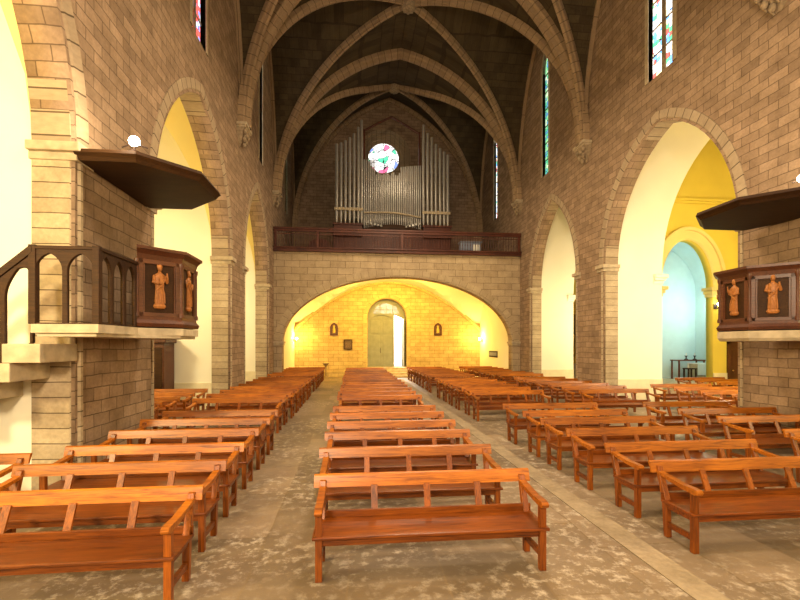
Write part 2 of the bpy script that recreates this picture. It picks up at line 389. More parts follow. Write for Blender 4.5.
# aisles, chapels
def lunette(x0, x1, spring=5.0, crown=11.0, n=14): return arch_pts((x0+x1)/2, (x1-x0)/2, spring, crown, n)
def prof(s, half, r):
    R = (half*half+r*r)/(2*half); d = half*(1-s); return math.sqrt(max(0, R*R-(R-d)**2))
def vaultz(u, v, half, rise): return max(prof(abs(u), half, rise), prof(abs(v), half, rise))
def vault(name, x0, x1, y0, y1, spring, crown, m, n=24, slope=None):
    cx, cy, hx, hy = (x0+x1)/2, (y0+y1)/2, (x1-x0)/2, (y1-y0)/2
    bm = BM(); G = []
    par = [math.sin(PI/2*(-1+2*i/n)) for i in range(n+1)]
    for i in range(n+1):
        row = []
        for j in range(n+1):
            u, v = par[i], par[j]
            cr = crown + (slope(cy+v*hy) if slope else 0)
            row.append(bm.verts.new((cx+u*hx, cy+v*hy, spring+vaultz(u, v, hx, cr-spring))))
        G.append(row)
    uvl = bm.loops.layers.uv.new('UVMap')
    for i in range(n):
        for j in range(n):
            u, v = par[i]+par[i+1], par[j]+par[j+1]
            q = [G[i][j], G[i+1][j], G[i+1][j+1], G[i][j+1]]
            if (u > 0) == (v > 0): fs = [bm.faces.new((q[0], q[1], q[2])), bm.faces.new((q[0], q[2], q[3]))]
            else: fs = [bm.faces.new((q[0], q[1], q[3])), bm.faces.new((q[1], q[2], q[3]))]
            for f in fs:
                c = f.calc_center_median(); uu, vv = abs((c.x-cx)/hx), abs((c.y-cy)/hy)
                for lp in f.loops:
                    p = lp.vert.co
                    lp[uvl].uv = (p.y, p.z+abs(p.x-cx)*.6) if uu < vv else (p.x, p.z+abs(p.y-cy)*.6)
    me = bpy.data.meshes.new(name)
    bmesh.ops.recalc_face_normals(bm, faces=bm.faces)
    bm.to_mesh(me); bm.free()
    o = link(name, me, m)
    md = o.modifiers.new('thick', 'SOLIDIFY'); md.thickness = .12; md.offset = 1
    md.use_even_offset = False
    struct(o); return o
XL0, XL1 = WL-LT, -10.6        # left aisle
XR0, XR1 = WR+RT, 15.9         # right aisle
cells = [(YB0, -1.9), (-1.6, 7.26), (9.97, 15.83), (17.97, 22.7), (24.3, 31.9)]
# outer walls
struct(plate('wall_left_outer', [(YB0, 0), (YEND, 0), (YEND, 12.8), (YB0, 12.8)], [], 'x', XL1-.3, XL1, 'yellow'))
XR2, YF, XM = 19.0, 19.0, 13.3          # wide bay's outer wall, its far wall, partition
struct(plate('wall_right_outer', [(YB0, 0), (9.97, 0), (9.97, 12.8), (YB0, 12.8)], [], 'x', XR1, XR1+.3, 'yellow'))
struct(plate('wall_right_outer', [(24.3, 0), (YEND, 0), (YEND, 12.8), (24.3, 12.8)], [], 'x', XR1, XR1+.3, 'yellow'))
struct(plate('wall_right_outer', [(7.26, 0), (23.0, 0), (23.0, 12.8), (7.26, 12.8)], [], 'x', XR2, XR2+.3, 'yellow'))
struct(plate('wall_right_partition', [(YF, 0), (24.3, 0), (24.3, 12.8), (YF, 12.8)], [], 'x', XM-.15, XM, 'white'))
ax_, ah_ = 15.5, 1.32
fo = [(XM-.15, 0), (ax_-ah_, 0)] + ellipse_pts(ax_, ah_, 4.85, 7.15, 24) + [(ax_+ah_, 0), (XR2, 0), (XR2, 12.8), (XM-.15, 12.8)]
struct(plate('wall_right_far', fo, [], 'y', YF, YF+.4, 'yellow'))
struct(ringstrip('trim_5', ellipse_pts(ax_, ah_, 4.95, 7.15, 24), .42, 'y', YF-.1, YF+.41, m='creamy', chamfer=.06))
struct(ringstrip('trim_5', ellipse_pts(ax_, ah_+.42, 4.95, 7.57, 24), .15, 'y', YF-.2, YF+.05, m='creamy'))
for x0, x1 in ((ax_-ah_-.55, ax_-ah_+.08), (ax_+ah_-.08, ax_+ah_+.55)):
    bm = BM()
    for z0, z1, p in ((4.5, 4.65, .06), (4.65, 4.8, .13), (4.8, 4.95, .22)): box(bm, x0-(p-.06), x1+(p-.06), YF-p, YF+.42, z0, z1, .02)
    struct(obj('trim_6', bm, 'creamy'))
bm = BM(); box(bm, XM, XR2, YF-.12, YF, 8.84, 8.95, .02); box(bm, XM, XR2, YF-.22, YF, 8.95, 9.06, .03); struct(obj('trim_7', bm, 'yellow'))
bm = BM(); box(bm, XM, XR2, 17.97, YF, 12.4, 12.6); struct(obj('ceiling_right_strip', bm, 'yellow'))
# cross walls at the piers
def cross(side, y0, y1, opening):
    if side == 'left': o = plate('wall_left_chapel', [(XL1, 0), (XL0, 0), (XL0, 12.8), (XL1, 12.8)], [], 'y', y0, y1, 'white')
    elif not opening:
        xe = XR2 if y0 > 5 else XR1
        o = plate('wall_right_chapel', [(XR0, 0), (xe, 0), (xe, 12.8), (XR0, 12.8)], [], 'y', y0, y1, 'white')
    else:
        xa = 11.87; xe = XR2 if y0 < 18 else XM-.15
        pts = [(XR0, 0), (xa, 0)]
        if y0 < 18: pts += arch_pts(XR1, XR1-xa, 4.95, 11.95, 16)[:17] + [(XR2, 11.95), (XR2, 12.8), (XR0, 12.8)]
        else: pts += [q for q in arch_pts(XR1, XR1-xa, 4.95, 11.95, 16)[:17] if q[0] < XM-.2] + [(XM-.15, 10), (XM-.15, 12.8), (XR0, 12.8)]
        o = plate('wall_right_chapel', pts, [], 'y', y0, y1, 'white')
        bm = BM()
        for z0, z1, p in ((4.6, 4.72, .04), (4.72, 4.82, .1), (4.82, 4.95, .16)): box(bm, xa-.35, xa+p, y0-p, y1+p, z0, z1, .02)
        struct(obj('trim_8', bm, 'white'))
    struct(o)
for i, (y0, y1) in enumerate([(-1.9, -1.6)] + PIERS):
    cross('left', y0, y1, False); cross('right', y0, y1, i in (2, 3))
# plinths
bm = BM()
for y0, y1 in PIERS[1:]:
    for yy in ((y0-.05, y0), (y1, y1+.05)): box(bm, XL1, XL0, yy[0], yy[1], 0, .93, .01)
struct(obj('baseboard_left', bm, 'plinth'))
bm = BM()
for y0, y1 in PIERS[1:]:
    for yy in ((y0-.05, y0), (y1, y1+.05)): box(bm, XR0, 11.87, yy[0], yy[1], 0, .93, .01)
box(bm, ax_+ah_, XR2, YF-.05, YF, 0, .93, .01)
struct(obj('baseboard_right', bm, 'plinth'))
for y0, y1 in cells[1:4]:
    vault('ceiling_left_chapel', XL1, XL0, y0, y1, 5.4, 11.2, 'creamy', 16)
    vault('ceiling_right_chapel', XR0, XR2 if y0 in (9.97,) else XM-.15 if y0 > 17 else XR1, y0, y1, 9.2, 12.5, 'yellow', 16)
# covers of the remaining aisle strips
bm = BM(); box(bm, XL1-.3, XL0, YB0, YEND, 12.8, 13.0); struct(obj('ceiling_left_aisle', bm, 'white'))
bm = BM(); box(bm, XR0, XR2+.3, YB0, YEND, 12.8, 13.0); struct(obj('ceiling_right_aisle', bm, 'white'))
# blue-lit chapel beyond the right aisle
BX0, BX1, BY0, BY1 = XM+.02, XR2-.02, YF+.4, 22.62
bm = BM()
box(bm, BX0, BX1, BY1-.06, BY1, 0, 8.2); box(bm, BX0, BX0+.06, BY0, BY1, 0, 8.2); box(bm, BX1-.06, BX1, BY0, BY1, 0, 8.2); box(bm, ax_+ah_+.02, BX1, BY0, BY0+.05, 0, 8.2)
struct(obj('wall_far_chapel', bm, 'blue'))
bm = BM(); R_ = []; mx_ = (BX0+BX1)/2; hx_ = (BX1-BX0)/2
for i in range(25):
    t = PI*i/24; R_.append((mx_-hx_*math.cos(t), 4.9+2.9*math.sin(t)))
prism(bm, R_ + [(BX1, 8.2), (BX0, 8.2)], 'y', BY0, BY1); struct(obj('ceiling_far_chapel', bm, 'blue'))
bm = BM(); box(bm, BX0, BX1, YF+.1, BY1, 0, .42, .01); box(bm, ax_-ah_, ax_+ah_, YF-.3, YF+.15, 0, .2, .01); struct(obj('trim_9', bm, 'slab'))
# hidden-door niche on right outer wall
d = empty('door_1', (18.12, YF, 0), PI/2); struct(d)
bm = BM(); box(bm, -.09, 0, -.5, .5, .03, 2.3, .01); obj('door_leaf', bm, 'oakm', d)
bm = BM(); 
for z in (.3, 1.25): 
    for y in (-.42, .04): box(bm, -.11, -.08, y, y+.38, z, z+.8, .01)
obj('door_panel', bm, 'oakm', d)
bm = BM(); box(bm, -.12, 0, -.6, -.5, 0, 2.42); box(bm, -.12, 0, .5, .6, 0, 2.42); box(bm, -.12, 0, -.6, .6, 2.3, 2.42); obj('door_frame', bm, 'oakm', d)
bm = BM(); ball(bm, (-.13, .38, 1.05), .035); obj('door_knob', bm, 'brass', d)

# ------------------------------------------------------------------ nave vault
SP, CR = 10.4, 18.6
slope = lambda y: 0 if y < 27 else (y-27)/(YEND-27)*1.6
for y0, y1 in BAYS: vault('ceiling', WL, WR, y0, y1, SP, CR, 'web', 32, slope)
def rib(name, P3, halfw, depth, m='rib', lateral=None):
    P = [Vector(p) for p in P3]; n = len(P)
    L = [0]
    for i in range(1, n): L.append(L[-1]+(P[i]-P[i-1]).length)
    bm = BM(); uvl = bm.loops.layers.uv.new('UVMap'); R = []
    for i in range(n):
        t = (P[min(i+1, n-1)]-P[max(i-1, 0)]).normalized()
        lat = Vector(lateral).normalized(); dn = t.cross(lat).normalized()
        if dn.z > 0 and abs(dn.z) > 1e-3: dn = -dn
        # towards nave centre when nearly vertical
        ctr = Vector((XC, P[i].y, P[i].z))
        if abs(t.z) > .97 and dn.dot(Vector((XC,0,0))-Vector((P[i].x,0,0))) < 0: dn = -dn
        sec = [(-1, -.1), (1, -.1), (1, .45), (.75, .62), (.62, .62), (.42, 1), (-.42, 1), (-.62, .62), (-.75, .62), (-1, .45)]
        R.append([bm.verts.new(P[i]+lat*(a*halfw)+dn*(b*depth)) for a, b in sec])
    k_ = len(R[0])
    for i in range(n-1):
        for k in range(k_):
            f = bm.faces.new((R[i][k], R[i][(k+1)%k_], R[i+1][(k+1)%k_], R[i+1][k]))
            for lp, (u, v) in zip(f.loops, ((L[i], .1*k+.1), (L[i], .1*k+.2), (L[i+1], .1*k+.2), (L[i+1], .1*k+.1))): lp[uvl].uv = (u, v)
    bm.faces.new(R[0][::-1]); bm.faces.new(R[-1])
    o = obj(name, bm, m, uv=False, smooth=False); struct(o); return o
def trans(y, hw=.24, dp=.42, cr=CR, dx=0.):
    n = 44
    P = []
    for i in range(n+1):
        s = math.sin(PI/2*(-1+2*i/n)); z = SP+prof(abs(s), HX, cr-SP)
        P.append((XC+s*(HX-dx), y, z))
    rib('trim_10', P, hw, dp, lateral=(0,1,0))
for y in (.7, 8.9, 17.1, 24.3): trans(y)
trans(YEND-.1, .2, .32, CR+1.6)
for y0, y1 in BAYS:
    cy, hy = (y0+y1)/2, (y1-y0)/2
    for sg in (1, -1):
        P = []; n = 44
        for i in range(n+1):
            s = math.sin(PI/2*(-1+2*i/n)); yy = cy+sg*s*hy
            P.append((XC+s*(HX-.05), yy, SP+prof(abs(s), HX, CR+slope(yy)-SP)))
        rib('trim_11', P, .135, .3, lateral=(-sg*hy, HX, 0))
    # wall ribs
    for X0 in (WL+.06, WR-.06):
        P = []
        for i in range(31):
            s = math.sin(PI/2*(-1+2*i/30)); yy = cy+s*hy
            P.append((X0, yy, SP+prof(abs(s), HX, CR+slope(yy)-SP)-.05))
        bm = BM(); 
        R = [[bm.verts.new((p[0]+a, p[1], p[2]+b)) for a, b in ((-.12,-.1),(.12,-.1),(.12,.15),(-.12,.15))] for p in P]
        for a, b in zip(R, R[1:]):
            for k in range(4): bm.faces.new((a[k], a[(k+1)%4], b[(k+1)%4], b[k]))
        struct(obj('trim_12', bm, 'rib'))
    # carved boss
    zc = SP+CR+slope(cy)-SP
    o = empty('roof_boss', (XC, cy, zc-.32)); o.scale = (.8,.8,.8)
    bm = BM(); lathe(bm, [(.1, -.22), (.3, -.2), (.42, -.08), (.46, .1), (.46, .3)], 24); obj('boss_disc', bm, 'carve', o, True)
    bm = BM()
    for i in range(8): ball(bm, (.3*math.cos(i*PI/4), .3*math.sin(i*PI/4), -.16), .09, (1,1,.5))
    ball(bm, (0,0,-.24), .1, (1,1,.5)); obj('boss_flower', bm, 'carve', o, True)
    struct(o)
# corbels where the ribs land
def corbel(x, y, s):
    o = empty('corbel', (x, y, SP)); o.scale = (.9,.85,.8); struct(o)
    bm = BM(); box(bm, min(0, s*.42), max(0, s*.42), -.52, .52, -.08, .06, .02); box(bm, min(0, s*.36), max(0, s*.36), -.46, .46, -.16, -.07, .02); obj('corbel_abacus', bm, 'mould', o)
    bm = BM()
    R = []
    for k in range(7):
        t = k/6; w = .44*(1-t)**.7+.06; d = .34*(1-t)**.8+.03; z = -.14-t*.75
        R.append([bm.verts.new((s*q[0], q[1], z)) for q in ((0, -w), (d*.8, -w*.8), (d, -w*.3), (d, w*.3), (d*.8, w*.8), (0, w))])
    for a, b in zip(R, R[1:]):
        for k in range(6): bm.faces.new((a[k], a[(k+1)%6], b[(k+1)%6], b[k]))
    bm.faces.new(R[0]); bm.faces.new(R[-1][::-1])
    obj('corbel_cone', bm, 'carve', o)
    bm = BM()
    for j, (yy, zz) in enumerate(((-.3, -.3), (0, -.34), (.3, -.3), (-.17, -.58), (.17, -.58), (0, -.8))):
        f = 1-abs(zz)*.6
        ball(bm, (s*(.33*f+.02), yy, zz), .1, (.8, 1, 1.4), 10)
        tube(bm, [(s*.3*f, yy+.07, zz+.08), (s*(.36*f+.04), yy+.03, zz-.02), (s*.26*f, yy, zz-.2)], [.05, .05, .02], 6)
    obj('corbel_carving', bm, 'carve', o, True)
for y in (.7, 8.9, 17.1, 24.3): corbel(WL, y, 1); corbel(WR, y, -1)
# shafts in the end corners
for x, s in ((WL, 1), (WR, -1)):
    bm = BM(); lathe(bm, [(.12, 0), (.12, SP-7.4)], 10, (x+s*.1, YEND-.1, 7.4)); struct(obj('trim_13', bm, 'rib', smooth=True))

# ------------------------------------------------------------------ gallery + narthex
GY = 24.3
EH, ESP, EAP = 6.45, 2.35, 6.05
gout = [(WL, 0), (XC-EH, 0)] + ellipse_pts(XC, EH, ESP, EAP, 40) + [(XC+EH, 0), (WR, 0), (WR, 7.36), (WL, 7.36)]
struct(plate('wall_gallery', gout, [], 'y', GY, GY+.7, 'gal'))
struct(ringstrip('trim_14', ellipse_pts(XC, EH-.015, ESP+.1, EAP-.015, 40), .4, 'y', GY-.025, GY+.71, m='galring', chamfer=.1))
for x, s in ((XC-EH, 1), (XC+EH, -1)):
    bm = BM()
    for z0, z1, p in ((ESP-.12, ESP, .05), (ESP, ESP+.1, .1)):
        xa, xb = sorted((x-s*.45, x+s*p)); box(bm, xa, xb, GY-p, GY+.72, z0, z1, .02)
    struct(obj('trim_15', bm, 'mould'))
bm = BM(); box(bm, WL, WR, GY+.7, YEND, 7.0, 7.36); struct(obj('floor_gallery', bm, 'slab'))
# narthex side linings and vault
bm = BM(); box(bm, WL, WL+.12, GY+.7, YEND, 0, 7); struct(obj('wall_left_entrance', bm, 'white'))
bm = BM(); box(bm, WR-.12, WR, GY+.7, YEND, 0, 7); struct(obj('wall_right_entrance', bm, 'white'))
def narthex_vault():
    bm = BM(); y0, y1 = GY+.7, YEND
    n, k = 48, 16; G = []
    for i in range(n+1):
        t = -1+2*i/n; row = []
        for j in range(k+1):
            v = -1+2*j/k
            a = math.sqrt(max(0, 1-t*t)); b = math.sqrt(max(0, 1-v*v))
            za = 3.3+3.55*(1-abs(t)**2.0)
            zb = 3.9+2.95*(1-abs(v)**2.2)
            row.append(bm.verts.new((XC+t*(HX-.12), (y0+y1)/2+v*(y1-y0)/2, min(6.95, max(za, zb*(1 if abs(t) > .3 else 1))))))
        G.append(row)
    for i in range(n):
        for j in range(k): bm.faces.new((G[i][j], G[i+1][j], G[i+1][j+1], G[i][j+1]))
    o = obj('ceiling_entrance', bm, 'white', smooth=False)
    md = o.modifiers.new('t', 'SOLIDIFY'); md.thickness = .04; md.offset = 0
    struct(o)
narthex_vault()
ep = []
for i in range(41):
    t = -1+2*i/40; ep.append((XC+t*(HX-.13), 3.2+3.5*(1-abs(t)**1.9)))
struct(ringstrip('trim_16', ep, .22, 'y', YEND-.22, YEND+.0, 'end', chamfer=.05))
# plinth bench along the back wall
bm = BM(); box(bm, WL+.12, DX-PH-.15, YEND-.35, YEND, 0, .41, .02); struct(obj('baseboard_back', bm, 'end'))
bm = BM(); box(bm, DX+PH+.15, WR-.12, YEND-.35, YEND, 0, .41, .02); struct(obj('baseboard_back', bm, 'end'))
# steps to the door
bm = BM()
for i in range(4): box(bm, DX-PH-.1+.0*i, DX+PH+.1, YEND-1.5+i*.34, YEND+ (1.1 if i == 3 else 0), .165*i, .165*(i+1), .012)
st = obj('entrance_step', bm, 'slab'); struct(st)
# portal architrave
pp = [(DX-PH, .66)] + ellipse_pts(DX, PH, PSP, PTOP, 24) + [(DX+PH, .66)]
struct(ringstrip('trim_17', pp, .3, 'y', YEND-.06, YEND+.2, chamfer=.05, m='end'))
# door set at the back of the portal
dy = YEND+.8
fr = empty('door_2', (0, dy, 0)); struct(fr)
out = [(DX-PH, .62)] + ellipse_pts(DX, PH, PSP, PTOP, 24) + [(DX+PH, .62)]
h1 = [(1.22, .7), (2.98, .7), (2.98, 4.05)] + ellipse_pts(2.1, .88, 4.05, 4.5, 10)[::-1][1:]
h2 = [(3.05, .7), (3.62, .7), (3.62, 4.3), (3.05, 4.5)]
h3 = [(1.45, 4.62), (3.45, 4.62), (3.2, 5.15), (2.46, 5.4), (1.75, 5.18)]
f = plate('door_frame', out, [h1, h2, h3], 'y', -.05, .08, 'door', fr)
gl = plate('fanlight_glass', h3, [], 'y', .02, .05, 'glass', fr)
bm = BM()
for x in (2.0, 2.46, 2.95): box(bm, x-.02, x+.02, -.04, .02, 4.62, 5.3)
box(bm, 1.55, 3.4, -.04, .02, 4.88, 4.92)
obj('fanlight_bar', bm, 'door', fr)
for x0, x1 in ((1.14, 2.1), (2.1, 3.03)):
    bm = BM(); box(bm, x0, x1, .06, .12, .66, 4.6, .008)
    leaf = obj('door_leaf', bm, 'door', fr)
    bm = BM()
    for z0, z1 in ((.85, 1.75), (1.9, 3.0), (3.15, 4.1)): box(bm, x0+.14, x1-.14, .03, .07, z0, z1, .015)
    obj('door_panel', bm, 'door', leaf)
bm = BM(); tube(bm, [(2.03, -.06, 1.7), (2.03, -.1, 1.75), (2.03, -.1, 2.0), (2.03, -.06, 2.05)], .018, 8); obj('door_handle', bm, 'iron', fr)
# opened right leaf, edge towards the nave
o = empty('door_3', (3.68, dy-.05, 0)); struct(o)
bm = BM(); box(bm, 0, .05, -.72, 0, .7, 4.2, .01); lf = obj('door_leaf', bm, 'door', o)
bm = BM(); box(bm, -.012, 0, -.62, -.1, 1.2, 4.0, .005); obj('door_glass', bm, 'glass', o)
# white box added behind the doorway so the opening shows bright daylight
bm = BM(); box(bm, DX-2.2, DX+2.2, YEND+4.2, YEND+4.35, 0, 7); box(bm, DX-2.3, DX-2.15, YEND+1, YEND+4.35, 0, 7); box(bm, DX+2.15, DX+2.3, YEND+1, YEND+4.35, 0, 7)
struct(obj('wall_daylight_box', bm, 'cloth'))
bm = BM(); box(bm, DX-2.2, DX+2.2, YEND+1, YEND+4.3, 0, .64); struct(obj('floor_daylight_box', bm, 'slab'))

# balcony rail
bal = tag(empty('balcony_railing', (XC, GY-.1, 7.36)), 'long red-brown wooden balustrade with thin bars along the organ gallery', 'railing')
bm = BM(); box(bm, -HX, HX, -.12, .1, -.06, .17, .02); box(bm, -HX, HX, -.2, .02, .1, .17, .015); obj('bottom_beam', bm, 'railw', bal)
bm = BM(); box(bm, -HX, HX, -.1, .06, 1.14, 1.24, .02); box(bm, -HX, HX, -.06, .04, 1.02, 1.14, .01); obj('top_rail', bm, 'railw', bal)
bm = BM(); box(bm, -HX, HX, -.02, .02, .88, .92); ob = obj('middle_rail', bm, 'railw', bal)
bm = BM(); tube(bm, [(0,-.01,.17), (0,-.01,.4), (0,-.01,.5), (0,-.01,.6), (0,-.01,1.03)], [.014,.014,.026,.014,.014], 6); b0 = obj('baluster', bm, 'railw', bal, True)
nb = 92
posts = {0, 15, 46, nb-1}
pm = None
for i in range(nb):
    x = -HX+.12+(2*HX-.24)*i/(nb-1)
    if i in posts:
        bm = BM(); box(bm, x-.06, x+.06, -.07, .05, .17, 1.03, .01); obj('railing_post', bm, 'railw', bal); continue
    if b0.location.x == 0 and i == 1: b0.location = (x, 0, 0); continue
    c = b0.copy(); C.objects.link(c); c.parent = bal; c.location = (x, 0, 0)

# ------------------------------------------------------------------ organ
OY = 27.4
org = tag(empty('pipe_organ', (2.3, OY, 7.36)), 'pipe organ with two towers of grey metal pipes below the round window', 'organ')
def case(name, x0, x1, y0, y1, z0, z1):
    bm = BM(); box(bm, x0, x1, y0, y1, z0, z1, .02); box(bm, x0-.06, x1+.06, y0-.08, y1, z1-.12, z1, .02); box(bm, x0-.04, x1+.04, y0-.05, y1, z0, z0+.15, .02)
    for k in range(int((x1-x0)/.6)): 
        xx = x0+.1+k*.6; box(bm, xx, xx+.5, y0-.025, y0, z0+.3, z1-.3, .01)
    return obj(name, bm, 'railw', org)
case('organ_case', -3.5, 3.75, -.5, .9, 0, 1.9)
case('tower_case', -3.45, -1.75, -.72, -.3, 1.5, 2.25); case('tower_case', 2.0, 3.7, -.72, -.3, 1.5, 2.25)
def pipe(x, y, zb, zt, r):
    bm = BM()
    mz = zb+.34
    lathe(bm, [(.02, 0), (r*.95, mz-zb), (r, mz-zb+.03)], 12, (x, y, zb))
    lathe(bm, [(r, 0), (r, zt-mz-.02), (r*.94, zt-mz), (r*.9, zt-mz-.06)], 12, (x, y, mz))
    box(bm, x-r*.35, x+r*.35, y-r*1.06, y-r*.8, mz+.03, mz+.1)
    obj('organ_pipe', bm, 'tin', org, True)
lx = [-3.28, -3.02, -2.76, -2.5, -2.24, -1.98, -1.78]
lt = [7.07, 7.15, 7.3, 7.5, 7.75, 8.15, 8.6]
for x, t in zip(lx, lt): pipe(x, -.5, 2.25, t, .082)
rx_ = [2.04, 2.3, 2.56, 2.82, 3.08, 3.33, 3.56]
for x, t in zip(rx_, [8.5, 8.0, 7.75, 7.35, 7.1, 6.9, 6.72]): pipe(x, -.5, 2.2, t, .082)
nc = 30
for i in range(nc):
    x = -1.62+3.5*i/(nc-1); u = (x-.12)/1.75
    base = 2.35-.25*abs(u)+.0
    top = 6.3 if u < -.62 else 5.45+.1*math.cos(i*1.7) if u < .3 else 5.9+.25*(u-.3)
    pipe(x, -.25-.1*(1-u*u), base, top, .043 if i % 3 else .052)
bm = BM(); box(bm, -1.68, 1.96, .1, .2, 1.9, 5.2, .01); obj('dark_gap_board', bm, 'oak', org)  # dark sheet added behind the pipes to deepen the shade in their gaps
# ribbon rails across the pipes
bm = BM(); box(bm, -3.42, -1.68, -.64, -.6, 3.05, 3.22, .01); obj('pipe_band', bm, 'mould', org)
bm = BM(); box(bm, 1.94, 3.7, -.64, -.6, 2.98, 3.15, .01); obj('pipe_band', bm, 'mould', org)
bm = BM(); tube(bm, [(-1.62+3.5*i/16, -.47, 2.98+.14*math.sin(PI*i/16)-.2*(i/16)) for i in range(17)], .055, 6); obj('pipe_band', bm, 'mould', org)
bm = BM()
R = [(-1.65, 1.9), (1.95, 1.9), (1.95, 2.0)] + [(1.95-3.6*i/12, 2.02+.3*math.sin(PI*i/12)) for i in range(1, 12)] + [(-1.65, 2.0)]
prism(bm, R, 'y', -.45, -.1); obj('pipe_rack', bm, 'oak', org)
# trumpet pipes sticking out above the rack in front
for s, x0 in ((1, -1.5), (-1, 1.8)):
    for k in range(5):
        bm = BM(); x = x0+s*k*.2
        tube(bm, [(x, -.5, 2.1+.03*k), (x+s*.1, -1.0, 2.25-.05*k)], [.015, .06], 8); obj('trumpet_pipe', bm, 'tin', org, True)
# gilded pediment ornament on the wall behind
bm = BM(); tube(bm, [(-1.55, .0, 8.25), (-.7, .0, 8.75), (.1, .0, 9.15), (.95, .0, 8.7), (1.8, .0, 8.2)], .07, 8)
obj('case_gable', bm, 'railw', org)
for x in (-1.66, 1.8): bm = BM(); box(bm, x, x+.1, -.1, .02, 1.9, 8.26); obj('case_upright', bm, 'railw', org)
# gallery furniture
o = tag(empty('gallery_bench', (-1.9, 25.3, 7.36)), 'dark red round-backed seat behind the gallery railing, left part', 'seat')
bm = BM(); prism(bm, [(-.62, .35), (.62, .35)] + [(.62*math.cos(PI*i/12), .6+.38*math.sin(PI*i/12)) for i in range(13)], 'y', .2, .26); obj('backrest', bm, 'railw', o)
bm = BM(); box(bm, -.62, .62, -.2, .25, .38, .45, .01); obj('seat', bm, 'railw', o)
for x in (-.58, .52):
    for y in (-.18, .18):
        bm = BM(); box(bm, x, x+.06, y, y+.06, 0, .38); obj('leg', bm, 'railw', o)
o = tag(empty('organ_console', (6.9, 25.5, 7.36)), 'blue-grey boxy cabinet behind the gallery railing, right part', 'cabinet')
bm = BM(); box(bm, -.6, .6, -.25, .3, 0, .92, .02); obj('cabinet_body', bm, 'screen', o)
bm = BM(); box(bm, -.66, .66, -.3, .34, .92, .98, .01); obj('cabinet_top', bm, 'screen', o)
bm = BM(); box(bm, .1, .5, -.27, -.25, .3, .8, .01); obj('cabinet_panel', bm, 'cloth', o)

# ------------------------------------------------------------------ small things in the entrance
def picture(x, z, w, h, arched, label, cat='picture'):
    o = tag(empty('framed_picture', (x, YEND, z)), label, cat, None)
    if arched: out = [(-w/2, 0), (w/2, 0)] + arch_pts(0, w/2, h*.6, h, 8)[::-1]; inn = [(-w/2+.1, .1), (w/2-.1, .1)] + arch_pts(0, w/2-.1, h*.6, h-.12, 8)[::-1]
    else: out = [(-w/2, 0), (w/2, 0), (w/2, h), (-w/2, h)]; inn = [(-w/2+.05, .05), (w/2-.05, .05), (w/2-.05, h-.05), (-w/2+.05, h-.05)]
    plate('frame', out, [inn], 'y', -.1, 0, 'oakm' if arched else 'oak', o)
    plate('image', inn, [], 'y', -.06, -.01, 'paint', o)
    if arched:
        bm = BM(); lathe(bm, [(.03, 0), (.1, .02), (.09, .25), (.05, .42), (.07, .46), (.03, .55)], 10, (0, -.07, .18), .5); obj('relief_figure', bm, 'gold', o, True)
picture(-1.35, 2.95, .55, .92, True, 'small arched picture in a brown frame left of the entrance door')
picture(6.2, 2.97, .58, .92, True, 'small arched picture in a brown frame right of the entrance door')
picture(-.35, 1.95, .6, .72, False, 'dark rectangular plaque low on the yellow wall left of the door', 'plaque')
o = tag(empty('wall_notice', (WR-.12, 28.7, 1.45)), 'small dark rectangular panel low on the white side wall near the entrance', 'plaque')
bm = BM(); box(bm, -.04, 0, -.85, .85, 0, .42, .01); obj('panel_board', bm, 'black', o)
bm = BM(); box(bm, -.055, -.03, -.75, .75, .1, .32); obj('panel_face', bm, 'screen', o)
def sconce(x, y, z, sx, label, m='lamp'):
    o = tag(empty('wall_lamp', (x, y, z)), label, 'lamp')
    bm = BM(); box(bm, min(0, sx*.04), max(0, sx*.04), -.08, .08, -.12, .12, .01); obj('back_plate', bm, 'iron', o)
    bm = BM(); tube(bm, [(sx*.03, 0, -.05), (sx*.14, 0, -.1), (sx*.22, 0, 0)], .018, 8); obj('arm', bm, 'iron', o, True)
    bm = BM(); ball(bm, (sx*.22, 0, .09), .075); obj('bulb', bm, m, o, True)
sconce(WL+.12, 31.2, 2.62, 1, 'glowing wall lamp on the left side wall of the entrance')
sconce(WR-.12, 31.2, 2.62, -1, 'glowing wall lamp on the right side wall of the entrance')
o = tag(empty('holy_water_stoup', (-1.9, 31.25, 0)), 'small dark stoup on a pedestal left of the entrance door', 'stoup')
bm = BM(); lathe(bm, [(.16, 0), (.14, .08), (.06, .14), (.05, .75), (.09, .82)], 14); obj('pedestal', bm, 'carve', o, True)
bm = BM(); lathe(bm, [(.07, .82), (.2, .92), (.22, 1.0), (.17, 1.0), (.05, .93)], 16); obj('basin', bm, 'carve', o, True)

